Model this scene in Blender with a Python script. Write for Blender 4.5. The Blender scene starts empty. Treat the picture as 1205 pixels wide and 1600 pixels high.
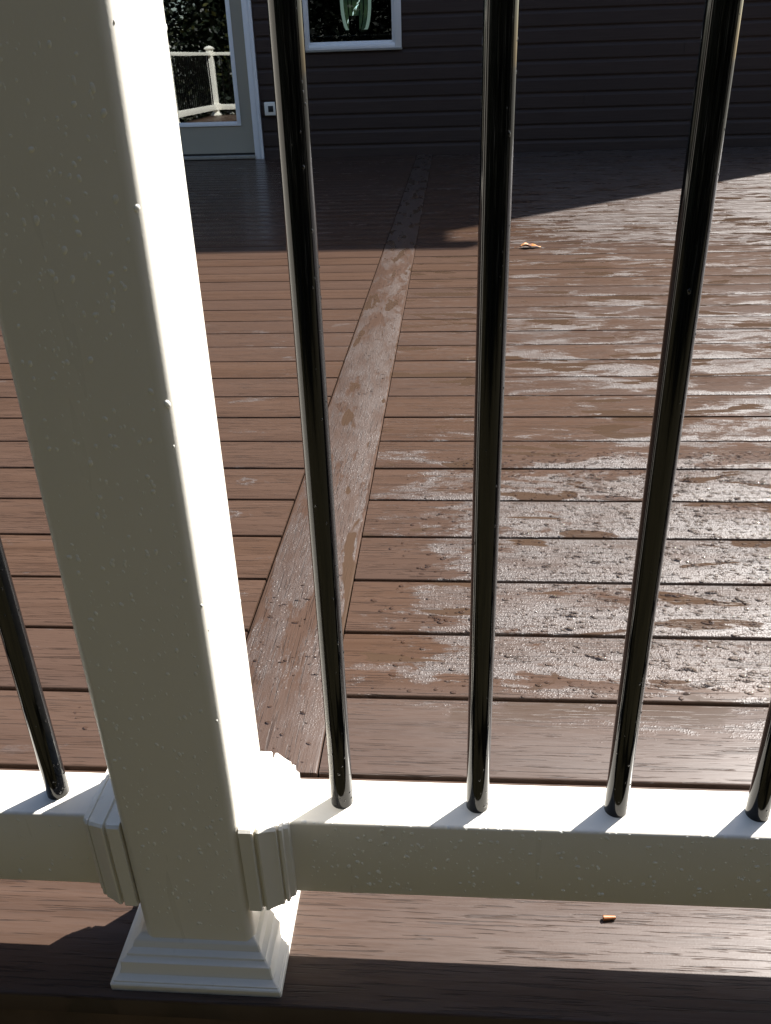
import bpy, bmesh, math, random
from mathutils import Vector, Matrix
random.seed(7)
S = bpy.context.scene
COL = S.collection

# ------------------------------------------------------------------ camera
CAM = Vector((0.0, -0.7472, 0.7518))
F_PX, PITCH, YAW, ROLL = 1333.85, 0.4858, -0.0828, -0.0326
cp, sp = math.cos(PITCH), math.sin(PITCH)
fwd = Vector((math.sin(YAW)*cp, math.cos(YAW)*cp, -sp))
rgt = Vector((math.cos(YAW), -math.sin(YAW), 0))
upv = rgt.cross(fwd)
cr, sr = math.cos(ROLL), math.sin(ROLL)
R_ = cr*rgt + sr*upv
U_ = -sr*rgt + cr*upv
cd = bpy.data.cameras.new('camera'); cam = bpy.data.objects.new('camera', cd); COL.objects.link(cam)
M = Matrix(((R_.x, U_.x, -fwd.x), (R_.y, U_.y, -fwd.y), (R_.z, U_.z, -fwd.z)))
cam.matrix_world = Matrix.Translation(CAM) @ M.to_4x4()
cd.sensor_fit = 'HORIZONTAL'; cd.sensor_width = 36; cd.lens = F_PX/1205*36
cd.clip_start = 0.02; cd.clip_end = 500
S.camera = cam

# ------------------------------------------------------------------ sky, sun, exposure
SUN = Vector((0.70, 0.65, 1.0)).normalized()
elev = math.asin(SUN.z); azim = math.atan2(SUN.x, SUN.y)
W = bpy.data.worlds.new('World'); S.world = W; W.use_nodes = True
nt = W.node_tree
sky = nt.nodes.new('ShaderNodeTexSky'); sky.sky_type = 'NISHITA'; sky.sun_disc = False
sky.dust_density = 1.2; sky.ozone_density = .7; sky.sun_elevation = elev; sky.sun_rotation = azim
bg = nt.nodes['Background']; nt.links.new(sky.outputs[0], bg.inputs[0]); bg.inputs[1].default_value = 0.076
sl = bpy.data.lights.new('sun', 'SUN'); sl.energy = 5.0; sl.angle = math.radians(0.53); sl.color = (1, .965, .92)
so = bpy.data.objects.new('sun', sl); COL.objects.link(so)
so.rotation_euler = SUN.to_track_quat('Z', 'Y').to_euler(); so.location = (20, 20, 30)
S.view_settings.view_transform = 'Standard'; S.view_settings.look = 'None'
S.view_settings.gamma = 1; S.view_settings.use_curve_mapping = False
S.view_settings.exposure = 1.5

# ------------------------------------------------------------------ helpers
def tag(o, label=None, cat=None, group=None, kind=None):
    if label: o['label'] = label
    if cat: o['category'] = cat
    if group: o['group'] = group
    if kind: o['kind'] = kind
    return o

def mesh(name, verts, faces, smooth=False):
    me = bpy.data.meshes.new(name); me.from_pydata(verts, [], faces); me.update()
    if smooth:
        me.polygons.foreach_set('use_smooth', [True]*len(me.polygons))
    return me

def ob(name, me, mat=None, parent=None, loc=None, rot=None):
    o = bpy.data.objects.new(name, me); COL.objects.link(o)
    if mat is not None and me is not None and not me.materials: me.materials.append(mat)
    if parent is not None: o.parent = parent
    if loc is not None: o.location = loc
    if rot is not None: o.rotation_euler = rot
    return o

def empty(name, loc=(0, 0, 0)):
    o = bpy.data.objects.new(name, None); COL.objects.link(o); o.location = loc; o.empty_display_size = .1
    return o

def box_bm(bm, x0, x1, y0, y1, z0, z1):
    v = [bm.verts.new(p) for p in ((x0,y0,z0),(x1,y0,z0),(x1,y1,z0),(x0,y1,z0),(x0,y0,z1),(x1,y0,z1),(x1,y1,z1),(x0,y1,z1))]
    for f in ((3,2,1,0),(4,5,6,7),(0,1,5,4),(1,2,6,5),(2,3,7,6),(3,0,4,7)): bm.faces.new([v[i] for i in f])

def bm_mesh(name, bm, bevel=0, seg=2, smooth=False):
    bmesh.ops.recalc_face_normals(bm, faces=bm.faces)
    if bevel:
        bmesh.ops.bevel(bm, geom=[e for e in bm.edges], offset=bevel, segments=seg, profile=.5, affect='EDGES', clamp_overlap=True)
    me = bpy.data.meshes.new(name); bm.to_mesh(me); bm.free()
    if smooth or bevel:
        me.polygons.foreach_set('use_smooth', [True]*len(me.polygons))
        try: me.set_sharp_from_angle(angle=math.radians(50))
        except Exception: pass
    return me

def box_mesh(name, x0, x1, y0, y1, z0, z1, bevel=0, seg=2):
    bm = bmesh.new(); box_bm(bm, x0, x1, y0, y1, z0, z1)
    return bm_mesh(name, bm, bevel, seg)

def prism_x(name, prof, x0, x1, smooth=False):
    """closed (y,z) outline extruded along X"""
    n = len(prof)
    v = [(x0, y, z) for y, z in prof] + [(x1, y, z) for y, z in prof]
    f = [(i, (i+1) % n, n+(i+1) % n, n+i) for i in range(n)] + [tuple(range(n-1, -1, -1)), tuple(range(n, 2*n))]
    bm = bmesh.new(); vs = [bm.verts.new(p) for p in v]
    for q in f: bm.faces.new([vs[i] for i in q])
    return bm_mesh(name, bm, 0, smooth=smooth)

# ------------------------------------------------------------------ materials
def mat(name):
    m = bpy.data.materials.new(name); m.use_nodes = True
    return m, m.node_tree, m.node_tree.nodes['Principled BSDF']

class NB:
    def __init__(s, nt): s.nt = nt
    def n(s, t, **kw):
        x = s.nt.nodes.new(t)
        for k, v in kw.items(): setattr(x, k, v)
        return x
    def l(s, a, b): s.nt.links.new(a, b)
    def put(s, sock, v):
        if hasattr(v, 'is_output') or hasattr(v, 'links'): s.l(v, sock)
        else: sock.default_value = v
    def math(s, op, a, b=0.0, c=0.0, clamp=False):
        x = s.n('ShaderNodeMath', operation=op, use_clamp=clamp)
        s.put(x.inputs[0], a); s.put(x.inputs[1], b); s.put(x.inputs[2], c)
        return x.outputs[0]
    def smooth(s, v, a, b, o0=0.0, o1=1.0):
        x = s.n('ShaderNodeMapRange', interpolation_type='SMOOTHSTEP')
        s.put(x.inputs[0], v); s.put(x.inputs[1], a); s.put(x.inputs[2], b); s.put(x.inputs[3], o0); s.put(x.inputs[4], o1)
        return x.outputs[0]
    def lin(s, v, a, b, o0=0.0, o1=1.0):
        x = s.n('ShaderNodeMapRange')
        s.put(x.inputs[0], v); s.put(x.inputs[1], a); s.put(x.inputs[2], b); s.put(x.inputs[3], o0); s.put(x.inputs[4], o1)
        return x.outputs[0]
    def mapping(s, vec, scale, loc=(0,0,0)):
        x = s.n('ShaderNodeMapping'); s.l(vec, x.inputs[0]); x.inputs['Scale'].default_value = scale; x.inputs['Location'].default_value = loc
        return x.outputs[0]
    def noise(s, vec, scale=1.0, detail=2.0, rough=.5, dist=0.0, w=None):
        x = s.n('ShaderNodeTexNoise')
        if w is not None: x.noise_dimensions = '4D'; s.put(x.inputs['W'], w)
        s.l(vec, x.inputs['Vector']); x.inputs['Scale'].default_value = scale
        x.inputs['Detail'].default_value = detail; x.inputs['Roughness'].default_value = rough; x.inputs['Distortion'].default_value = dist
        return x.outputs['Fac']
    def mix(s, f, a, b):
        x = s.n('ShaderNodeMix', data_type='RGBA'); s.put(x.inputs[0], f)
        for i, v in ((6, a), (7, b)):
            if isinstance(v, tuple): x.inputs[i].default_value = (*v, 1)
            else: s.l(v, x.inputs[i])
        return x.outputs[2]
    def bump(s, h, dist, strength=1.0, normal=None):
        x = s.n('ShaderNodeBump'); s.l(h, x.inputs['Height']); x.inputs['Distance'].default_value = dist; s.put(x.inputs['Strength'], strength)
        if normal is not None: s.l(normal, x.inputs['Normal'])
        return x.outputs[0]

def deck_material():
    m, nt, P = mat('composite_deck_board'); b = NB(nt)
    tc = b.n('ShaderNodeTexCoord').outputs['Object']
    rnd = b.n('ShaderNodeObjectInfo').outputs['Random']
    w = b.math('MULTIPLY', rnd, 57.0)
    pos = b.n('ShaderNodeSeparateXYZ'); b.l(b.n('ShaderNodeNewGeometry').outputs['Position'], pos.inputs[0])
    X, Y = pos.outputs[0], pos.outputs[1]
    # embossed grain, long fibres along the board
    g1 = b.noise(b.mapping(tc, (11, 400, 5)), 1, 2, .6, .5, w)
    g2 = b.noise(b.mapping(tc, (1.6, 48, 2)), 1, 3, .6, .6, w)
    g3 = b.noise(b.mapping(tc, (28, 420, 8)), 1, 2, .5, 0, w)
    lines = b.smooth(g1, .57, .63)                        # narrow dark embossed lines
    # where water lies: ragged films, longer along the board
    wn = b.noise(b.mapping(tc, (3.6, 12, 1)), 1, 8, .68, .5, w)
    wn2 = b.noise(b.mapping(tc, (22, 70, 1)), 1, 4, .6, .2, w)
    wn3 = b.noise(b.mapping(tc, (110, 260, 1)), 1, 2, .6, 0, w)
    wn = b.math('ADD', wn, b.math('MULTIPLY', b.math('SUBTRACT', wn2, .5), .16))
    wn = b.math('ADD', wn, b.math('MULTIPLY', b.math('SUBTRACT', wn3, .5), .13))
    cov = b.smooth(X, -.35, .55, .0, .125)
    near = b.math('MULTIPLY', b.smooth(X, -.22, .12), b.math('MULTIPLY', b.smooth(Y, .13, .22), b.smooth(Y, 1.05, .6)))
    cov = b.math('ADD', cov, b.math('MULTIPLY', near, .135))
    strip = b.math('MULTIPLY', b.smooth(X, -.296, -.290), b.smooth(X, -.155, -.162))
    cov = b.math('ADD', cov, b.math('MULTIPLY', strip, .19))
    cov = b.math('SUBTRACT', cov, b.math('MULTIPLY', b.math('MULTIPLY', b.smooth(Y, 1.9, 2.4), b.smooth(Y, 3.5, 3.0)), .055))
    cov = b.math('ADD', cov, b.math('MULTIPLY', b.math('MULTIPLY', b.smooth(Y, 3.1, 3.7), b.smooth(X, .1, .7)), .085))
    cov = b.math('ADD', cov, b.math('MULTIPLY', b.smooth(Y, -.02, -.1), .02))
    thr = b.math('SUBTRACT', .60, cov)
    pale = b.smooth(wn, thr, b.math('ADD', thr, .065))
    amp = b.math('SUBTRACT', 1.0, b.math('MULTIPLY', strip, b.smooth(Y, .5, 1.5, .36, .34)))
    amp = b.math('MULTIPLY', amp, b.smooth(Y, -.06, .14, .30, 1.0))
    amp = b.math('MULTIPLY', amp, b.smooth(Y, .9, 2.2, 1.0, .88))
    soft = b.noise(b.mapping(tc, (7, 22, 1)), 1, 5, .65, .3, w)
    amp = b.math('MULTIPLY', amp, b.smooth(soft, .32, .62, .45, 1.0))
    pool = b.noise(b.mapping(tc, (4.5, 17, 1), (3.1, 7.7, 0)), 1, 3, .5, .5, w)
    pool = b.math('MULTIPLY', b.smooth(pool, .585, .605), b.math('MULTIPLY', b.smooth(Y, .0, .16), b.smooth(X, -.31, -.29)))       # clear standing film
    amp = b.math('MULTIPLY', amp, b.math('SUBTRACT', 1.0, pool))
    pale = b.math('MULTIPLY', pale, amp)
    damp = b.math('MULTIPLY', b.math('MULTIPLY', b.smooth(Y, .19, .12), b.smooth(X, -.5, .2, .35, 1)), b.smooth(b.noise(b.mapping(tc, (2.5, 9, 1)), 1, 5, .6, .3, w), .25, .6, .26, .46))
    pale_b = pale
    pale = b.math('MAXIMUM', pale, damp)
    vor = b.n('ShaderNodeTexVoronoi'); b.l(b.mapping(tc, (330, 330, 330)), vor.inputs['Vector']); vor.inputs['Scale'].default_value = 1
    bead = b.smooth(vor.outputs['Distance'], .55, .1)
    vo2 = b.n('ShaderNodeTexVoronoi'); b.l(b.mapping(tc, (150, 190, 190)), vo2.inputs['Vector']); vo2.inputs['Scale'].default_value = 1
    sel = b.n('ShaderNodeSeparateColor'); b.l(vo2.outputs['Color'], sel.inputs[0])
    big = b.math('MULTIPLY', b.smooth(vo2.outputs['Distance'], .50, .30), b.math('MULTIPLY', b.math('GREATER_THAN', sel.outputs[0], .62), b.smooth(Y, .10, .18, .15, 1)))
    beadmask = b.math('MULTIPLY', b.math('ADD', bead, b.math('MULTIPLY', big, 1.6)), b.math('MULTIPLY', pale_b, b.smooth(Y, -.03, .12, .12, 1)))
    # colour
    c0 = b.mix(b.smooth(g2, .3, .7), (.055, .0305, .0190), (.075, .0440, .0295))
    c0 = b.mix(b.math('MULTIPLY', rnd, .6), c0, (.062, .040, .031))
    c0 = b.mix(b.math('MULTIPLY', lines, .68), c0, (.026, .016, .012))
    c0 = b.mix(b.math('MULTIPLY', b.smooth(g3, .55, .75), .25), c0, (.034, .022, .017))
    c0 = b.mix(b.math('MULTIPLY', pool, .7), c0, (.055, .035, .0225))
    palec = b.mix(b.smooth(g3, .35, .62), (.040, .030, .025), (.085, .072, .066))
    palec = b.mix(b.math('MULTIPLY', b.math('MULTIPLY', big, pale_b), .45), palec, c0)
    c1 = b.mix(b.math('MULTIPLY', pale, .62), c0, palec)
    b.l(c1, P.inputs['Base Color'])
    film = b.smooth(Y, 2.9, 3.7, .38, .20)
    r = b.n('ShaderNodeMix', data_type='FLOAT'); b.l(pale, r.inputs[0]); b.l(b.math('SUBTRACT', film, b.math('MULTIPLY', pool, .16)), r.inputs[2]); r.inputs[3].default_value = .52
    b.l(r.outputs[0], P.inputs['Roughness'])
    P.inputs['IOR'].default_value = 1.42
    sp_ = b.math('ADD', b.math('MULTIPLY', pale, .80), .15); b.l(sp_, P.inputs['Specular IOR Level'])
    h = b.math('ADD', b.math('MULTIPLY', lines, -.8), b.math('MULTIPLY', g3, .35))
    fade = b.math('MULTIPLY', b.math('MULTIPLY', b.smooth(Y, 3.2, .4, .25, 1), b.smooth(Y, .1, .2, .8, 1)), b.math('SUBTRACT', 1.0, b.math('MULTIPLY', pool, .7)))
    nrm = b.bump(h, .0009, fade)
    nrm = b.bump(beadmask, .0006, .9, nrm)
    b.l(nrm, P.inputs['Normal'])
    return m

def vinyl(name, col, rough=.32, ntint=.012):
    m, nt, P = mat(name); b = NB(nt)
    tc = b.n('ShaderNodeTexCoord').outputs['Object']
    n = b.noise(tc, 9, 5, .6); n2 = b.noise(b.mapping(tc, (40, 40, 4)), 1, 3)
    c = b.mix(b.math('MULTIPLY', b.smooth(n, .45, .75), ntint*4), col, tuple(x*.86 for x in col))
    b.l(c, P.inputs['Base Color']); b.l(b.lin(n2, .3, .7, rough-.06, rough+.08), P.inputs['Roughness'])
    b.l(b.bump(b.noise(tc, 420, 2), .00015, .35), P.inputs['Normal'])
    return m

M_DECK = deck_material()
M_VINYL = vinyl('white_vinyl', (.85, .81, .715))
M_TRIMW = vinyl('white_trim_paint', (.88, .88, .88), .4)
M_DOORP = vinyl('beige_door_paint', (.36, .33, .26), .42)
M_SASH = vinyl('window_vinyl', (.86, .86, .86), .4)

m, nt, P = mat('black_powder_coat'); b = NB(nt)
P.inputs['Base Color'].default_value = (.0025, .0025, .0028, 1); P.inputs['Roughness'].default_value = .10; P.inputs['Specular IOR Level'].default_value = .42
tc = b.n('ShaderNodeTexCoord').outputs['Object']
P.inputs['Roughness'].default_value = .07; M_BLACK = m

m, nt, P = mat('dark_siding'); b = NB(nt)
tc = b.n('ShaderNodeTexCoord').outputs['Object']
g = b.noise(b.mapping(tc, (3, 60, 90)), 1, 4, .6)
rnd = b.n('ShaderNodeObjectInfo').outputs['Random']
c = b.mix(b.smooth(g, .3, .7), (.044, .028, .0225), (.058, .039, .032)); c = b.mix(b.math('MULTIPLY', rnd, .4), c, (.036, .025, .022))
b.l(c, P.inputs['Base Color']); P.inputs['Roughness'].default_value = .6; P.inputs['Specular IOR Level'].default_value = .25
b.l(b.bump(g, .0006, .5), P.inputs['Normal']); M_SIDING = m

def plain(name, col, rough=.6, scale=12, var=.25, spec=.5):
    m, nt, P = mat(name); b = NB(nt)
    tc = b.n('ShaderNodeTexCoord').outputs['Object']; n = b.noise(tc, scale, 4, .6)
    b.l(b.mix(b.smooth(n, .3, .7), tuple(x*(1-var) for x in col), tuple(min(1, x*(1+var)) for x in col)), P.inputs['Base Color'])
    P.inputs['Roughness'].default_value = rough; P.inputs['Specular IOR Level'].default_value = spec
    return m
M_SHINGLE = plain('dark_shingle', (.07, .06, .055), .9, 30)
M_FRAMING = plain('brown_framing_lumber', (.10, .062, .042), .75, 14)
M_DARKROOM = plain('room_paint', (.12, .11, .10), .8, 3, .1)
M_GRASS = plain('lawn_grass', (.054, .045, .018), .85, 6, .4)
M_BARK = plain('bark', (.11, .08, .055), .9, 18, .4)
M_METAL = plain('aluminium_sill', (.30, .28, .24), .4, 20, .1)
M_GASKET = plain('dark_gasket', (.012, .012, .013), .5, 20, .1)

def leafmat(name, c0, c1):
    m, nt, P = mat(name); b = NB(nt)
    tc = b.n('ShaderNodeTexCoord').outputs['Object']; n = b.noise(tc, 1.3, 3, .6)
    b.l(b.mix(b.smooth(n, .50, .72), c0, c1), P.inputs['Base Color']); P.inputs['Roughness'].default_value = .45  # yellower noise patches, brightened to paint in sparse sunlit leaf clumps
    return m
M_LEAF = leafmat('tree_leaf', (.006, .011, .004), (.058, .054, .008))
M_LEAF2 = leafmat('tree_leaf_dark', (.005, .009, .004), (.022, .028, .008))

def glass_mat(name, refl, tint):
    m = bpy.data.materials.new(name); m.use_nodes = True; nt = m.node_tree; b = NB(nt)
    nt.nodes.remove(nt.nodes['Principled BSDF'])
    out = nt.nodes['Material Output']
    fr = b.n('ShaderNodeFresnel'); fr.inputs[0].default_value = 1.5
    f = b.lin(fr.outputs[0], .04, 1.0, refl, 1.0)
    g = b.n('ShaderNodeBsdfGlossy'); g.inputs['Roughness'].default_value = 0.0; g.inputs['Color'].default_value = (.95, .98, 1, 1)
    geo = b.n('ShaderNodeTexCoord').outputs['Object']
    b.l(b.bump(b.noise(geo, 2.2, 1), .004, .12), g.inputs['Normal'])
    t = b.n('ShaderNodeBsdfTransparent'); t.inputs['Color'].default_value = (*tint, 1)
    mx = b.n('ShaderNodeMixShader'); b.l(f, mx.inputs[0]); b.l(t.outputs[0], mx.inputs[1]); b.l(g.outputs[0], mx.inputs[2])
    b.l(mx.outputs[0], out.inputs[0])
    return m
M_GLASS = glass_mat('coated_door_glass', .19, (.55, .60, .58))
M_WGLASS = glass_mat('window_glass', .022, (.80, .84, .83))

def drop_mat(name, col, rough=.04):
    m, nt, P = mat(name)
    P.inputs['Base Color'].default_value = (*col, 1); P.inputs['Roughness'].default_value = rough; P.inputs['IOR'].default_value = 1.33; P.inputs['Specular IOR Level'].default_value = .8
    P.inputs['Coat Weight'].default_value = .6; P.inputs['Coat Roughness'].default_value = .02
    return m
M_DROPW = drop_mat('water_on_white', (.92, .90, .82))
def water_mat(name, tint, body):
    m = bpy.data.materials.new(name); m.use_nodes = True; nt = m.node_tree; b = NB(nt)
    nt.nodes.remove(nt.nodes['Principled BSDF']); out = nt.nodes['Material Output']
    t = b.n('ShaderNodeBsdfTransparent'); t.inputs[0].default_value = (*tint, 1)
    d = b.n('ShaderNodeBsdfTranslucent'); d.inputs[0].default_value = (*body, 1)
    g = b.n('ShaderNodeBsdfGlossy'); g.inputs['Roughness'].default_value = .03
    fr = b.n('ShaderNodeFresnel'); fr.inputs[0].default_value = 1.4
    m1 = b.n('ShaderNodeMixShader'); m1.inputs[0].default_value = .10; b.l(t.outputs[0], m1.inputs[1]); b.l(d.outputs[0], m1.inputs[2])
    m2 = b.n('ShaderNodeMixShader'); b.l(fr.outputs[0], m2.inputs[0]); b.l(m1.outputs[0], m2.inputs[1]); b.l(g.outputs[0], m2.inputs[2])
    b.l(m2.outputs[0], out.inputs[0]); return m
M_DROPD = water_mat('water_on_brown', (.975, .95, .92), (.42, .28, .20))
M_DROPB = drop_mat('water_on_black', (.006, .006, .007))

# ------------------------------------------------------------------ ground, deck
ZG = -.78
gm = mesh('lawn', [(-150,-150,ZG),(150,-150,ZG),(150,150,ZG),(-150,150,ZG)], [(0,1,2,3)])
tag(ob('lawn', gm, M_GRASS), kind='structure')

deck = tag(empty('deck'), kind='structure')
PIT, GAP, TH = .1445, .0064, .024
D0, D1 = -.2973, -.1548            # the cross board
DXL, DXR, DYW = -4.14, 6.0, 7.515
def board_mesh(name, L, wdt):
    r = .0028
    y0, y1 = -wdt/2, wdt/2
    pr = [(y0, -TH), (y1, -TH), (y1, -r)]
    pr += [(y1-r+r*math.cos(a), -r+r*math.sin(a)) for a in (math.pi/6, math.pi/3)] + [(y1-r, 0), (y0+r, 0)]
    pr += [(y0+r-r*math.sin(a), -r+r*math.cos(a)) for a in (math.pi/6, math.pi/3)] + [(y0, -r)]
    # several spans along the length so the bevel shades evenly
    return prism_x(name, pr, -L/2, L/2, smooth=True)
mL = board_mesh('deck_board', (D0-.0028)-DXL, PIT-GAP)
mR = board_mesh('deck_board', DXR-(D1+.0022), PIT-GAP)
mF = board_mesh('deck_board', DXR-DXL, PIT-GAP)
mD = board_mesh('deck_board', DYW-.003, D1-D0)
for me in (mL, mR, mF, mD): me.materials.append(M_DECK)
k = 0
while (k+1)*PIT < DYW+.02:
    yc = (k+.5)*PIT
    ob('deck_board', mL, None, deck, (((D0-.0028)+DXL)/2, yc, random.uniform(-.0006, .0006)))
    ob('deck_board', mR, None, deck, ((DXR+D1+.0022)/2, yc, random.uniform(-.0006, .0006)))
    k += 1
ob('deck_board', mD, None, deck, ((D0+D1)/2, (DYW-.003)/2+.002, .0008), (0, 0, math.pi/2))
for yc in (-PIT*.5, -PIT*1.5+.0022):
    ob('deck_board', mF, None, deck, ((DXL+DXR)/2, yc, 0))
ob('rim_joist', box_mesh('rim_joist', DXL+.03, DXR-.03, -.262, -.222, -.27, -.026, .003), M_FRAMING, deck)
bm = bmesh.new()
for i in range(26):
    x = DXL+.05+i*.4
    box_bm(bm, x, x+.038, -.221, 7.5, -.24, -.026)
ob('joists', bm_mesh('joists', bm), M_FRAMING, deck)
bm = bmesh.new()
for x in (-4, -1.6, .9, 3.4, 5.9): box_bm(bm, x-.05, x+.05, -.215, -.115, ZG, -.245)
ob('support_posts', bm_mesh('support_posts', bm), M_FRAMING, deck)

# ------------------------------------------------------------------ railing
YR = -.2032; ZR0, ZR1 = .085, .1741; RH = .0262
ZT0, ZT1 = .915, .965
HP = .0514
def post_parts(root, capz=1.03):
    bm = bmesh.new(); box_bm(bm, -HP, HP, -HP, HP, .004, capz)
    ed = [e for e in bm.edges if abs((e.verts[0].co-e.verts[1].co).z) > .5]
    bmesh.ops.recalc_face_normals(bm, faces=bm.faces)
    bmesh.ops.bevel(bm, geom=ed, offset=.009, segments=5, profile=.5, affect='EDGES')
    return ob('post_sleeve', bm_mesh('post_sleeve', bm, 0, smooth=True), M_VINYL, root)
def square_ring(prof, name):
    """prof: (half size, z) list, walked round the four corners with small mitred chamfer"""
    v, f = [], []
    n = len(prof)
    for h, z in prof:
        c = .0012
        v += [(h-c,-h,z),(h,-h+c,z),(h,h-c,z),(h-c,h,z),(-h+c,h,z),(-h,h-c,z),(-h,-h+c,z),(-h+c,-h,z)]
    for i in range(n-1):
        for j in range(8):
            a, b_ = i*8+j, i*8+(j+1) % 8
            f.append((a, b_, b_+8, a+8))
    me = mesh(name, v, f, True)
    try: me.set_sharp_from_angle(angle=math.radians(28))
    except Exception: pass
    return me
BH = .0797
base_prof = [(BH, .0005), (BH, .0075), (BH-.0008, .0085), (BH-.0022, .0090), (BH-.0024, .0105), (BH-.0045, .0115), (BH-.0075, .0140), (BH-.0092, .0185), (BH-.0096, .0255),
             (BH-.0102, .0268), (BH-.0118, .0276), (BH-.0145, .0300), (BH-.0150, .0320), (BH-.0165, .0332), (BH-.0195, .0355), (BH-.0212, .0405), (BH-.0222, .0425), (BH-.0240, .0440), (HP+.0013, .0470), (HP-.006, .0466)]
M_base = square_ring(base_prof, 'base_trim')
M_cap = square_ring([(HP-.002, 1.015), (.066, 1.015), (.067, 1.018), (.067, 1.032), (.063, 1.036), (.058, 1.038), (.055, 1.044), (.03, 1.062), (.001, 1.072)], 'post_cap')

def make_post(x, y, label, group='white vinyl railing posts'):
    r = tag(empty('railing_post', (x, y, 0)), label, 'railing post', group)
    return r
PX = -.2254; PY = -.2003
post0 = make_post(PX, PY, 'nearest tall white railing post with wet sunlit side and stepped base trim')
sleeve0 = post_parts(post0)
bt0 = ob('base_trim', M_base, M_VINYL, post0, (-.003, .0045, 0))
pc0 = ob('post_cap', M_cap, M_VINYL, post0)
def copy_post(x, y, label):
    r = make_post(x, y, label)
    for ch in list(post0.children):
        c = ch.copy(); COL.objects.link(c); c.parent = r
    return r
copy_post(1.69, PY, 'white railing post at the far end of the section right of the nearest post')
copy_post(-2.14, PY, 'middle white railing post, one section left of the nearest post')
copy_post(-4.05, PY, 'white corner post mirrored in the glass of the beige door')
copy_post(-4.05, PY+2.5, 'white post of the side railing, next after the mirrored corner post')

# bracket: three stepped slices along x (x=0 at the post face)
def bracket_mesh(zc0, zc1, wy=1.0):
    """one moulded cover: flat flange at the post, groove, tapering bell, lip at the rail"""
    zb, zt = zc0-.001, zc1+.0115
    prof = [(0, 0), (.0105, 0), (.0116, .0010), (.0120, .0046), (.0144, .0048), (.0148, .0012), (.0165, .0010), (.0235, .0050), (.0285, .0072), (.0300, .0076), (.0304, .0116), (.0318, .0118), (.0322, .0096), (.0345, .0104), (.0350, .0138), (.0388, .0160), (.0392, .0190), (.0392, .0230)]
    bm = bmesh.new(); rings = []
    c = .0022
    for x, d in prof:
        h = (.0482-d)*wy; z0 = zb+d*.12; z1 = zt-d*.62
        pts = [(-h+c, z0), (h-c, z0), (h, z0+c), (h, z1-c), (h-c, z1), (-h+c, z1), (-h, z1-c), (-h, z0+c)]
        rings.append([bm.verts.new((x, y, z)) for y, z in pts])
    for i in range(len(rings)-1):
        for j in range(8):
            k = (j+1) % 8; bm.faces.new((rings[i][j], rings[i][k], rings[i+1][k], rings[i+1][j]))
    bm.faces.new(rings[0][::-1]); bm.faces.new(rings[-1])
    bmesh.ops.recalc_face_normals(bm, faces=bm.faces)
    me = bm_mesh('rail_bracket', bm, 0, smooth=True)
    try: me.set_sharp_from_angle(angle=math.radians(32))
    except Exception: pass
    return me
M_brb = bracket_mesh(ZR0, ZR1)
M_brt = bracket_mesh(ZT0, ZT1-.004, .78)
bmc = bmesh.new()
bmesh.ops.create_cone(bmc, cap_ends=True, segments=28, radius1=.0098, radius2=.0098, depth=ZT0-ZR1+.006)
M_bal = bm_mesh('baluster', bmc, 0, smooth=True)
def panel(length, label, x, y, rot, first, group='white railing sections with black balusters'):
    """section whose left end (post face) is the origin; local x runs along the rail"""
    r = tag(empty('railing_section', (x, y, 0)), label, 'railing', group); r.rotation_euler = (0, 0, rot)
    ob('bottom_rail', box_mesh('bottom_rail', .003, length-.003, -RH, RH, ZR0, ZR1, .0032, 3), M_VINYL, r)
    ob('top_rail', box_mesh('top_rail', .003, length-.003, -.0235, .0235, ZT0, ZT1, .004, 3), M_VINYL, r)
    for me, nm in ((M_brb, 'rail_bracket'), (M_brt, 'rail_bracket')):
        ob(nm, me, M_VINYL, r)
        ob(nm, me, M_VINYL, r, (length, 0, 0), (0, 0, math.pi))
    xs = []; q = first
    while q < length-.05: xs.append(q); q += .119
    for q in xs:
        ob('baluster', M_bal, M_BLACK, r, (q, 0, (ZT0+ZR1)/2))
    return r, xs
XF = PX+HP
rsec, rx = panel(1.69-HP-XF, 'white railing section right of the nearest post with four black balusters in view', XF, YR, 0, -.0919-XF)
XLs = -2.14+HP; Ll = (PX-HP)-XLs
lsec, lx = panel(Ll, 'white railing section left of the nearest post with one black baluster in view', XLs, YR, 0, ((-.3512-XLs) % .119)+.0)
panel(1.91-2*HP, 'white railing section mirrored in the door glass, right of the mirrored corner post', -4.05+HP, YR, 0, .115)
panel(2.5-2*HP, 'white side railing section mirrored in the door glass, left of the corner post', -4.05, PY+HP, math.pi/2, .115)

# ------------------------------------------------------------------ house
YW = 7.55
house = tag(empty('house', (0, YW, 0)), 'dark brown sided house in shade with beige glass door and white framed window', 'house')
XHL, XHR = -9.0, 4.17; ZE = 5.95
D_X0, D_X1 = -2.80, -1.683      # rough opening with casing
D_Z1 = 2.13
W_X0, W_X1, W_Z0, W_Z1 = -1.255, -.420, .838, 2.05
# sheathing with real openings
bm = bmesh.new()
def wbox(x0, x1, z0, z1): box_bm(bm, x0, x1, 0, .14, z0, z1)
wbox(XHL, D_X0, ZG, ZE); wbox(D_X0, D_X1, ZG, -.02); wbox(D_X0, D_X1, D_Z1, ZE)
wbox(D_X1, W_X0, ZG, ZE); wbox(W_X0, W_X1, ZG, W_Z0); wbox(W_X0, W_X1, W_Z1, ZE); wbox(W_X1, XHR, ZG, ZE)
wall = ob('wall', bm_mesh('wall', bm), M_SIDING, house)
PS = .1245
def course(z0, x0, x1, name='siding_board', lapx=0):
    o = -.002
    pr = [(o, z0), (-.015, z0-.002), (-.0165, z0+.001), (-.0155, z0+.086), (-.0145, z0+.0885), (-.0045, z0+.107), (-.0035, z0+.109), (-.0035, z0+PS-.0015), (o, z0+PS-.0015)]
    return prism_x(name, pr, x0, x1)
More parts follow.
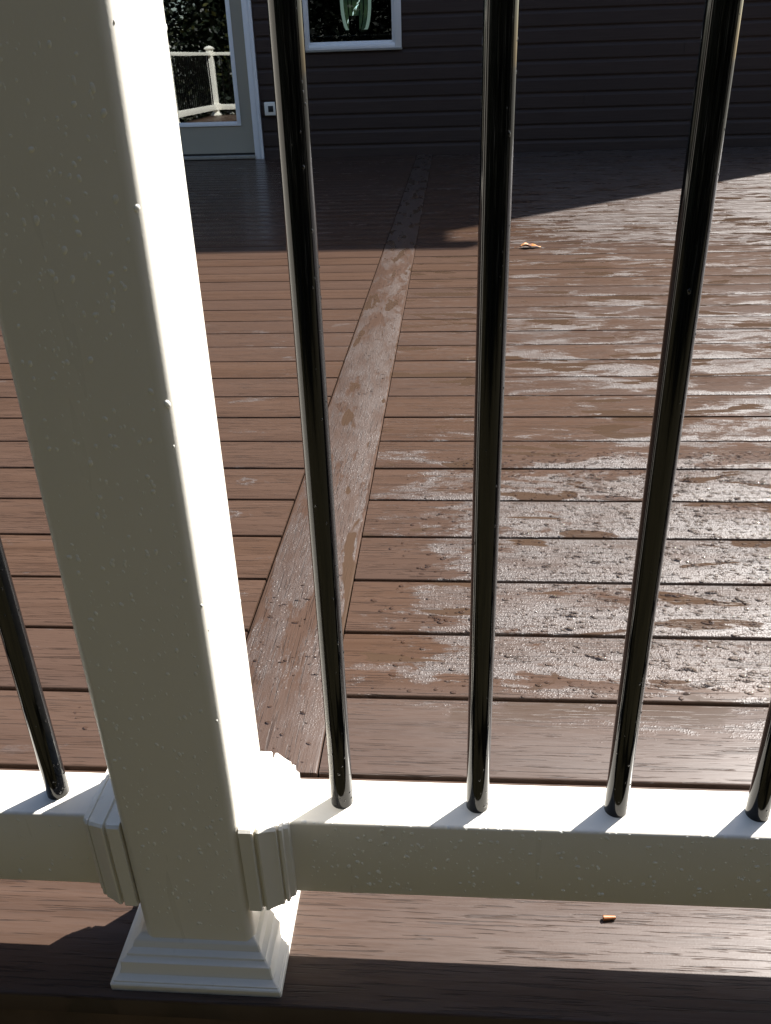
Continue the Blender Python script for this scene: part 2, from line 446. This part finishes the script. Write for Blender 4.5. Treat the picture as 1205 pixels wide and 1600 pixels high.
def segs(z0, z1):
    cuts = [(XHL, XHR)]
    for a, b_, c0, c1 in ((D_X0, D_X1, -.1, D_Z1), (W_X0, W_X1, W_Z0, W_Z1)):
        if z1 > c0+.03 and z0 < c1-.03:
            nc = []
            for s, e in cuts:
                if b_ <= s or a >= e: nc.append((s, e))
                else:
                    if a > s: nc.append((s, a-.002))
                    if b_ < e: nc.append((b_+.002, e))
            cuts = nc
    return cuts
zc = .104-PS-PS+.002
i = 0; rnd_ = random.Random(3)
upper = []
while zc < ZE-.05:
    for s, e in segs(zc, zc+PS):
        if zc < 1.5:
            jx = (1.15, 2.35, .55, 1.95)[i % 4]
            if s < jx-.3 and e > jx+.3 and i % 3 == 1:   # butt joints between board lengths
                ob('siding_board', course(zc, s, jx-.0008), M_SIDING, wall); ob('siding_board', course(zc, jx+.0008, e), M_SIDING, wall)
            else: ob('siding_board', course(zc, s, e), M_SIDING, wall)
        else: upper.append((zc, s, e))
    zc += PS; i += 1
bm = bmesh.new()
for z, s, e in upper:
    t = course(z, s, e); bm.from_mesh(t); bpy.data.meshes.remove(t)
us = ob('upper_siding', bm_mesh('upper_siding', bm), M_SIDING, wall); us['kind'] = 'stuff'
ob('corner_trim', box_mesh('corner_trim', XHR-.09, XHR+.02, -.022, .09, -.15, ZE, .003), M_SIDING, house)
# other walls, roof, eave, gutter
bm = bmesh.new()
HY1 = 7.2
box_bm(bm, XHL, XHL+.14, .142, HY1, ZG, ZE); box_bm(bm, XHR-.14, XHR-.002, .142, HY1, ZG, ZE); box_bm(bm, XHL+.14, XHR-.14, HY1-.14, HY1, ZG, ZE)
ob('side_walls', bm_mesh('side_walls', bm), M_SIDING, house)
bm = bmesh.new(); box_bm(bm, XHL+.141, XHR-.142, .15, HY1-.141, -.1, .035); box_bm(bm, XHL+.141, XHR-.142, .15, HY1-.141, 2.5, 2.6)
ob('floor_slab', bm_mesh('floor_slab', bm), M_DARKROOM, house)
ov = .31
sl_ = [(-ov, ZE), (HY1+ov, ZE), (HY1/2, ZE+2.1)]
ob('roof', prism_x('roof', [(-ov, ZE), (HY1+ov, ZE), (HY1+ov, ZE+.08), (HY1/2, ZE+2.1), (-ov, ZE+.08)], XHL, XHR), M_SHINGLE, house)
gp = [(-ov-.002, ZE-.02), (-ov-.08, ZE-.02), (-ov-.09, ZE+.0), (-ov-.122, ZE+.03), (-ov-.122, ZE+.10), (-ov-.115, ZE+.10), (-ov-.002, ZE+.09)]
ob('gutter', prism_x('gutter', gp, XHL, XHR+.14), M_TRIMW, house)

# door: casing, slab stiles and rails, glass, threshold
door = ob('door', None, None, house, (0, 0, 0))
JX = -1.766                          # jamb inner face
SX1, SX0 = JX-.004, -2.70
gx0, gx1, gz0, gz1 = SX0+.128, -1.900, .300, 1.95
def casing_v(x0, x1, z0, z1, name='casing'):
    bm = bmesh.new(); box_bm(bm, x0, x1, -.034, .02, z0, z1)
    s = 1
    box_bm(bm, x0+.014, x1-.03, -.040, -.034, z0+.0, z1)
    box_bm(bm, x1-.022, x1-.006, -.043, -.034, z0+.0, z1)
    return bm_mesh(name, bm, .002, 2)
ob('casing', casing_v(JX, -1.688, -.001, 2.09), M_TRIMW, door)
ob('casing', casing_v(SX0-.082, SX0-.004, -.001, 2.09), M_TRIMW, door)
ob('casing', box_mesh('casing', SX0-.085, -1.685, -.036, .02, 2.0905, 2.16, .002), M_TRIMW, door)
bm = bmesh.new()
box_bm(bm, SX0, gx0-.02, .010, .054, .05, 2.085); box_bm(bm, gx1+.02, SX1, .010, .054, .05, 2.085)
box_bm(bm, gx0-.02, gx1+.02, .010, .054, .05, gz0-.02); box_bm(bm, gx0-.02, gx1+.02, .010, .054, gz1+.02, 2.085)
ob('door_frame', bm_mesh('door_frame', bm), M_DOORP, door)
bm = bmesh.new()
for a in ((gx0-.024, gx0+.012, gz0-.024, gz1+.024), (gx1-.012, gx1+.024, gz0-.024, gz1+.024)): box_bm(bm, a[0], a[1], .000, .0095, a[2], a[3])
for a in ((gx0+.0125, gx1-.0125, gz0-.024, gz0+.012), (gx0+.0125, gx1-.0125, gz1-.012, gz1+.024)): box_bm(bm, a[0], a[1], .000, .0095, a[2], a[3])
ob('glass_trim', bm_mesh('glass_trim', bm, .003, 2), M_TRIMW, door)
ob('glass_pane', box_mesh('glass_pane', gx0-.019, gx1+.019, .020, .024, gz0-.019, gz1+.019), M_GLASS, door)
ob('threshold', box_mesh('threshold', SX0-.01, JX-.001, -.050, .10, .004, .032, .003), M_METAL, door)
ob('door_sweep', box_mesh('door_sweep', SX0, SX1, .004, .05, .033, .049), M_GASKET, door)
kb = bmesh.new(); bmesh.ops.create_uvsphere(kb, u_segments=16, v_segments=10, radius=.028)
ob('door_handle', bm_mesh('door_handle', kb, 0, smooth=True), M_METAL, door, (SX0+.06, -.045, 1.0))

# window
win = ob('window', None, None, house)
fx0, fx1, fz0, fz1 = W_X0, W_X1, W_Z0, W_Z1
bm = bmesh.new()
fw = .038
box_bm(bm, fx0, fx0+fw, -.030, .06, fz0+.014, fz1); box_bm(bm, fx1-fw-.016, fx1, -.030, .06, fz0+.014, fz1)
box_bm(bm, fx0+fw, fx1-fw-.016, -.030, .06, fz0+.014, fz0+.052); box_bm(bm, fx0+fw, fx1-fw-.016, -.030, .06, fz1-.04, fz1)
ob('window_frame', bm_mesh('window_frame', bm, .0015, 1), M_SASH, win)
ob('window_sill', box_mesh('window_sill', fx0-.004, fx1+.004, -.040, .03, fz0-.002, fz0+.013, .0015), M_METAL, win)
sx0, sx1, sz0 = fx0+fw+.0005, fx1-fw-.0165, fz0+.0525
bm = bmesh.new()
box_bm(bm, sx0, sx0+.008, -.012, .03, sz0, fz1-.041); box_bm(bm, sx1-.026, sx1, -.012, .03, sz0, fz1-.041)
box_bm(bm, sx0+.008, sx1-.026, -.012, .03, sz0, sz0+.020); box_bm(bm, sx0+.008, sx1-.026, -.012, .03, fz1-.07, fz1-.041)
ob('window_sash', bm_mesh('window_sash', bm, .001, 1), M_SASH, win)
ob('window_pane', box_mesh('window_pane', sx0+.004, sx1-.022, .008, .012, sz0+.01, fz1-.05), M_WGLASS, win)
ob('rail_line', box_mesh('rail_line', sx0+.009, sx1-.027, .05, .06, sz0+.06, sz0+.068), M_DARKROOM, win)

# far front door inside, its oval leaded light given emission that stands in for daylight beyond
m, nt, P = mat('lit_leaded_glass'); b = NB(nt)
tc = b.n('ShaderNodeTexCoord').outputs['Object']; n = b.noise(tc, 6, 3)
c = b.mix(b.smooth(n, .35, .65), (.028, .060, .045), (.07, .12, .06))
b.l(c, P.inputs['Base Color']); b.l(c, P.inputs['Emission Color']); P.inputs['Emission Strength'].default_value = .14; P.inputs['Roughness'].default_value = .2; M_LEAD = m
m, nt, P = mat('lit_clear_bevel'); P.inputs['Base Color'].default_value = (.3, .4, .36, 1); P.inputs['Emission Color'].default_value = (.30, .42, .37, 1); P.inputs['Emission Strength'].default_value = .20; M_BEV = m
m, nt, P = mat('lit_bright_bevel'); P.inputs['Base Color'].default_value = (.5, .6, .6, 1); P.inputs['Emission Color'].default_value = (.75, .95, .9, 1); P.inputs['Emission Strength'].default_value = .3; M_BEV2 = m
fd = ob('front_door', None, None, house, (-1.325, 5.44, 0))
ob('front_door_slab', box_mesh('front_door_slab', -.46, .46, .01, .055, .04, 2.1), M_DARKROOM, fd)
oz, ow, oh = 1.50, .222, .52
def ell(sx, sz, n=40, z0=-9):
    return [(sx*math.cos(2*math.pi*t/n), max(z0, sz*math.sin(2*math.pi*t/n))) for t in range(n)]
def plate(name, pts, y0, y1):
    n = len(pts); v = [(x, y0, z) for x, z in pts]+[(x, y1, z) for x, z in pts]
    f = [(i, (i+1) % n, n+(i+1) % n, n+i) for i in range(n)]+[tuple(range(n-1, -1, -1)), tuple(range(n, 2*n))]
    return mesh(name, v, f)
def ring(name, A, B, y0, y1):
    n = len(A); v = [(x, y0, z) for x, z in A]+[(x, y0, z) for x, z in B]+[(x, y1, z) for x, z in A]+[(x, y1, z) for x, z in B]
    f = []
    for i in range(n):
        j = (i+1) % n; f += [(i, j, n+j, n+i), (2*n+i, 3*n+i, 3*n+j, 2*n+j), (i, 2*n+i, 2*n+j, j), (n+i, n+j, 3*n+j, 3*n+i)]
    return mesh(name, v, f)
ZC = -.345
o = ob('leaded_pane', plate('leaded_pane', ell(ow*.76, oh*.86, 40, ZC), 0, .006), M_LEAD, fd, (0, 0, oz))
o = ob('border_pane', ring('border_pane', ell(ow*.98, oh*.99, 40, ZC), ell(ow*.78, oh*.88, 40, ZC), -.001, .005), M_BEV, fd, (0, 0, oz))
ob('oval_moulding', ring('oval_moulding', ell(ow*1.10, oh*1.06, 40, ZC-.10), ell(ow*.985, oh*.995, 40, ZC-.08), -.02, .008), M_DARKROOM, fd, (0, 0, oz))
for sx, sz, ww in ((.52, .8, .014), (.28, .5, .012)):
    ob('lead_came', ring('lead_came', ell(ow*sx, oh*sz, 32, ZC), ell(ow*sx-ww, oh*sz-ww, 32, ZC), -.004, -.001), M_GASKET, fd, (0, 0, oz))
for sgn in (-1, 1):
    ob('side_pane', plate('side_pane', [(sgn*.05, -.33), (sgn*.11, -.33), (sgn*.13, -.05), (sgn*.10, .15), (sgn*.06, .0)], -.003, -.0005), M_LEAD, fd, (0, 0, oz))
rb = random.Random(5)
for i in range(11):
    t = i/10; cx = -.115+.17*t+rb.uniform(-.012, .012); cz = -.24+.25*t+rb.uniform(-.02, .02)
    a = rb.uniform(.5, 1.3); l, w_ = rb.uniform(.02, .045), rb.uniform(.006, .010)
    ca, sa = math.cos(a), math.sin(a)
    ob('bevel_piece', plate('bevel_piece', [(cx+ca*u-sa*v_, cz+sa*u+ca*v_) for u, v_ in ((-l, 0), (0, -w_), (l, 0), (0, w_))], -.009, -.005), M_BEV2, fd, (0, 0, oz))
ob('chair_back', box_mesh('chair_back', -.075, .07, -.34, -.30, .3, 1.315, .02, 3), M_GASKET, fd)

# outlet box on the siding
out = ob('outlet', None, None, house)
ob('outlet_cover', box_mesh('outlet_cover', -1.642, -1.530, -.052, -.017, .355, .462, .006, 3), M_VINYL, out)
ob('outlet_socket', box_mesh('outlet_socket', -1.608, -1.562, -.055, -.0525, .383, .432, .001, 1), M_GASKET, out)

# ------------------------------------------------------------------ trees behind the photographer
def crown_mesh(seed, n, rx, ry, rz, zc_):
    r = random.Random(seed); v, f = [], []
    cl = [(r.gauss(0, .45)*rx, r.gauss(0, .45)*ry, zc_+r.uniform(-1, 1)*rz) for _ in range(70)]
    for i in range(n):
        c = r.choice(cl); s = r.uniform(.05, .11)
        p = Vector((c[0]+r.gauss(0, .45), c[1]+r.gauss(0, .45), c[2]+r.gauss(0, .42)))
        a = Vector((r.gauss(0, 1), r.gauss(0, 1), r.gauss(0, .6))).normalized(); b_ = a.cross(Vector((r.gauss(0, 1), r.gauss(0, 1), r.gauss(0, 1)))).normalized()
        k = len(v); v += [tuple(p-a*s), tuple(p+b_*s*.5), tuple(p+a*s), tuple(p-b_*s*.5)]; f.append((k, k+1, k+2, k+3))
    return mesh('crown', v, f)
def trunk_mesh(seed, h):
    r = random.Random(seed); bm = bmesh.new()
    def limb(p, q, r0, r1):
        d = (q-p); m4 = Matrix.Translation((p+q)/2) @ d.to_track_quat('Z', 'Y').to_matrix().to_4x4()
        bmesh.ops.create_cone(bm, cap_ends=True, segments=9, radius1=r0, radius2=r1, depth=d.length, matrix=m4)
    p = Vector((0, 0, 0))
    for i in range(5):
        q = p+Vector((r.uniform(-.15, .15), r.uniform(-.15, .15), h/5)); limb(p, q, .2*(1-i*.17), .2*(1-(i+1)*.17))
        if i > 0:
            for _ in range(3):
                e = q+Vector((r.uniform(-1.5, 1.5), r.uniform(-1.5, 1.5), r.uniform(.5, 1.3))); limb(q, e, .07, .02)
        p = q
    return bm_mesh('trunk', bm, 0, smooth=True)
CR = [crown_mesh(11, 30000, 2.3, 2.0, 3.4, 4.2), crown_mesh(12, 30000, 2.5, 2.1, 3.7, 4.4)]
TR = [trunk_mesh(21, 6.5), trunk_mesh(22, 7.5)]
tl = ['broad dark green tree mirrored in the beige door glass', 'tall leafy tree standing on the lawn behind the railing']
for i, (x, y, s) in enumerate([(-8.6, -1.4, 0.85), (-7.2, -4.0, 0.90), (-4.9, -4.7, 0.85), (-2.6, -4.9, 0.90), (-.3, -4.7, 0.83), (2.1, -4.9, 0.90), (4.5, -4.6, 0.85), (6.9, -4.2, 0.90), (9.2, -2.6, 0.85)]):  # tree spots and heights shaped to block low sky from the post front
    names = ['leafy tree far left on the lawn beyond the side railing', 'tree on the lawn diagonally behind the corner post', 'dark green tree mirrored above the railing in the beige door glass',
             'tree on the lawn directly opposite the glass door', 'tree on the lawn straight behind the nearest post', 'tree on the lawn opposite the shaded siding',
             'tree on the lawn behind the right end of the railing', 'tree beside the deck nearest the house on its left', 'tree on the lawn farthest to the right of the railing']
    t = tag(empty('tree', (x, y, ZG)), names[i], 'tree', 'trees on the lawn around the deck'); t.scale = (s, s, s); t.rotation_euler = (0, 0, i*1.7)
    ob('trunk', TR[i % 2], M_BARK, t); ob('crown', CR[i % 2], (M_LEAF, M_LEAF2)[i % 2], t)

# ------------------------------------------------------------------ water drops (real domes)
def domes(name, items, material, label, seg=8):
    """items: (point, normal, tangent, length radius, width radius, height)"""
    v, f = [], []
    for p, n, t, a, b_, h in items:
        n = Vector(n).normalized(); t = Vector(t); t = (t-n*t.dot(n)).normalized(); u = n.cross(t); p = Vector(p)-n*.0001
        k = len(v)
        ph = random.random()*6.28; irr = [1+.16*math.sin(2*j*6.283/seg+ph)+random.uniform(-.08, .08) for j in range(seg)]
        for rr, hh in ((1.0, 0), (.90, .42), (.62, .80), (.28, .97)):
            for j in range(seg):
                an = 6.283185*j/seg
                v.append(tuple(p+t*(a*rr*math.cos(an)*irr[j])+u*(b_*rr*math.sin(an)*irr[j])+n*(h*hh)))
        v.append(tuple(p+n*h))
        for i in range(3):
            for j in range(seg):
                j2 = (j+1) % seg; f.append((k+i*seg+j, k+i*seg+j2, k+(i+1)*seg+j2, k+(i+1)*seg+j))
        for j in range(seg): f.append((k+3*seg+j, k+3*seg+(j+1) % seg, k+4*seg))
    o = ob(name, mesh(name, v, f, True), material)
    return tag(o, label, 'water drops', kind='stuff')
rg = random.Random(42)
def rad(lo, hi): return lo*(hi/lo)**(rg.random()**1.6)
it = []
x0, x1, yf, yb = PX-HP, PX+HP, PY-HP, PY+HP
for i in range(760):                      # front face of the post
    r = rad(.0006, .0019); e = rg.uniform(1.0, 1.7)
    it.append(((rg.uniform(x0+.010, x1-.010), yf, rg.uniform(.06, .84)), (0, -1, 0), (0, 0, 1), r*e, r, r*.30))
for i in range(14):
    r = rad(.0007, .0014)
    it.append(((x1, rg.uniform(yf+.011, yb-.010), rg.uniform(.2, .84)), (1, 0, 0), (0, 0, 1), r*rg.uniform(1, 1.6), r, r*.42))
for i in range(7):                       # hanging on the rounded corner, seen against the sun
    an = rg.uniform(.15, 1.4); r = rad(.0008, .0022); nn = (math.sin(an), -math.cos(an), 0)
    it.append(((x1-.009+.009*nn[0], yf+.009+.009*nn[1], rg.uniform(.1, .84)), nn, (0, 0, 1), r*1.4, r, r*.5))
for i in range(10):
    an = rg.uniform(.3, 1.3); r = rad(.0008, .0020); nn = (math.sin(an), math.cos(an), 0)
    it.append(((x1-.009+.009*nn[0], yb-.009+.009*nn[1], rg.uniform(.2, .84)), nn, (0, 0, 1), r*1.4, r, r*.5))
domes('water_drops', it, M_DROPW, 'small clear raindrops clinging to the nearest white post')
it = []
yfr = YR-RH
for i in range(520):
    x = rg.uniform(-.12, .36) if rg.random() < .85 else rg.uniform(-.62, -.32)
    z = ZR0+.004+(ZR1-ZR0-.010)*(rg.random()**.75); r = rad(.0006, .0022)
    it.append(((x, yfr, z), (0, -1, 0), (0, 0, 1), r*rg.uniform(1, 1.5), r, r*.38))
for i in range(60):                      # row of drops along the top front edge
    x = rg.uniform(-.125, .36); an = rg.uniform(.2, 1.4); r = rad(.0006, .0018); nn = (0, -math.cos(an), math.sin(an))
    it.append(((x, yfr+.0032+.0032*nn[1], ZR1-.0032+.0032*nn[2]), nn, (1, 0, 0), r*1.3, r, r*.28))
domes('water_drops', it, M_DROPW, 'clear raindrops along the front and top edge of the white bottom rail')
it = []
for bx in [XF+q for q in rx[:4]]+[-.3512]:
    for i in range(120):
        an = rg.uniform(-.5, 2.6) if rg.random() < .75 else rg.uniform(0, 6.28)
        nn = (math.cos(an-.8), math.sin(an-.8), 0); z = ZR1+.006+.6*(rg.random()**1.9); r = rad(.0004, .0012)
        it.append(((bx+.0098*nn[0], YR+.0098*nn[1], z), nn, (0, 0, 1), r*rg.uniform(1, 1.7), r*.9, r*.5))
domes('water_drops', it, M_DROPB, 'tiny raindrops stuck to the glossy black balusters', 6)
it = []
def deckdrop(x, y, r, h=.22):
    g = (y/PIT) % 1
    if g*PIT < r+.004 or (1-g)*PIT < r+.004: return
    if D1-.01 < x < D1+.01 or D0-.01 < x < D0+.01: return
    it.append(((x, y, .0004), (0, 0, 1), (1, rg.uniform(-.25, .25), 0), r*rg.uniform(1.0, 2.0), r, min(.0022, r*h)))
for i in range(15000):
    x = -.18+1.3*rg.random()**.85; y = .15+.80*rg.random()**.9
    if rg.random() > min(1, max(.06, (x+.16)*1.9)): continue
    deckdrop(x, y, rad(.0008, .0038), .40)
for i in range(260):                      # beads that ran together
    x = rg.uniform(-.1, .9); y = rg.uniform(.16, .85)
    if x < rg.uniform(-.1, .4): continue
    r = rg.uniform(.0025, .0055)
    for q in range(rg.randint(2, 5)): deckdrop(x+q*r*.9*rg.uniform(.6, 1.3), y+rg.uniform(-.7, .7)*r, r*rg.uniform(.5, 1), .26)
for i in range(420):                      # on the cross board near the post
    deckdrop(rg.uniform(D0+.012, D1-.012), .0+.45*rg.random()**1.3, rad(.0008, .0042))
for i in range(300):                      # farther beads that glitter
    deckdrop(rg.uniform(D0+.012, D1-.012), rg.uniform(1.3, 3.1), rad(.0012, .0040), .35)
for i in range(500):
    deckdrop(rg.uniform(.4, 2.2), rg.uniform(1.0, 5.2), rad(.0012, .0045), .35)
for i in range(60): deckdrop(rg.uniform(-.50, -.34), rg.uniform(.05, .35), rad(.001, .003))
domes('water_drops', it, M_DROPD, 'clear raindrops and beads lying on the brown deck boards')

# ------------------------------------------------------------------ fallen leaf, seed husk
m, nt, P = mat('autumn_leaf'); b = NB(nt)
tc = b.n('ShaderNodeTexCoord').outputs['Object']; n = b.noise(tc, 55, 4, .6); n2 = b.noise(tc, 90, 2)
c = b.mix(b.smooth(n, .4, .65), (.46, .19, .03), (.26, .08, .015)); c = b.mix(b.smooth(n2, .62, .68), c, (.05, .02, .012))
b.l(c, P.inputs['Base Color']); P.inputs['Roughness'].default_value = .6; M_AUT = m
v, f = [], []
NX, NY = 14, 6
for i in range(NX+1):
    t = i/NX; hw = .024*math.sin(math.pi*min(1, max(0, t)))**.7*(1+.25*math.sin(t*22)) + .0008
    for j in range(NY+1):
        s = j/NY*2-1
        v.append(((t-.5)*.094, s*hw, .004+.010*abs(s)**1.5*(.4+.6*math.sin(t*5))+.006*math.sin(t*6.5)**2))
for i in range(NX):
    for j in range(NY):
        a = i*(NY+1)+j; f.append((a, a+1, a+NY+2, a+NY+1))
lf = ob('fallen_leaf', mesh('fallen_leaf', v, f, True), M_AUT, None, (.357, 3.185, .001), (0, 0, .12))
lm = lf.modifiers.new('thick', 'SOLIDIFY'); lm.thickness = .0006
tag(lf, 'small orange and brown curled leaf lying on the wet deck near the shadow edge', 'leaf')
stm = bmesh.new(); bmesh.ops.create_cone(stm, cap_ends=True, segments=7, radius1=.0011, radius2=.0007, depth=.03)
ob('leaf_stem', bm_mesh('leaf_stem', stm, 0, smooth=True), M_AUT, lf, (-.058, 0, .005), (0, 1.5, 0))
m, nt, P = mat('seed_husk'); b = NB(nt)
tc = b.n('ShaderNodeTexCoord').outputs['Object']; n = b.noise(b.mapping(tc, (60, 500, 500)), 1, 3)
b.l(b.mix(n, (.22, .075, .025), (.42, .17, .06)), P.inputs['Base Color']); P.inputs['Roughness'].default_value = .4
hb = bmesh.new(); bmesh.ops.create_cone(hb, cap_ends=True, segments=12, radius1=.0026, radius2=.0018, depth=.0125)
bmesh.ops.bevel(hb, geom=list(hb.edges), offset=.0005, segments=2, affect='EDGES', clamp_overlap=True)
hk = ob('seed_husk', bm_mesh('seed_husk', hb, 0, smooth=True), m, None, (.1602, -.1806, .0026), (0, math.pi/2+.02, .10))
tag(hk, 'tiny orange brown husk lying on the sunlit board under the white rail', 'husk')
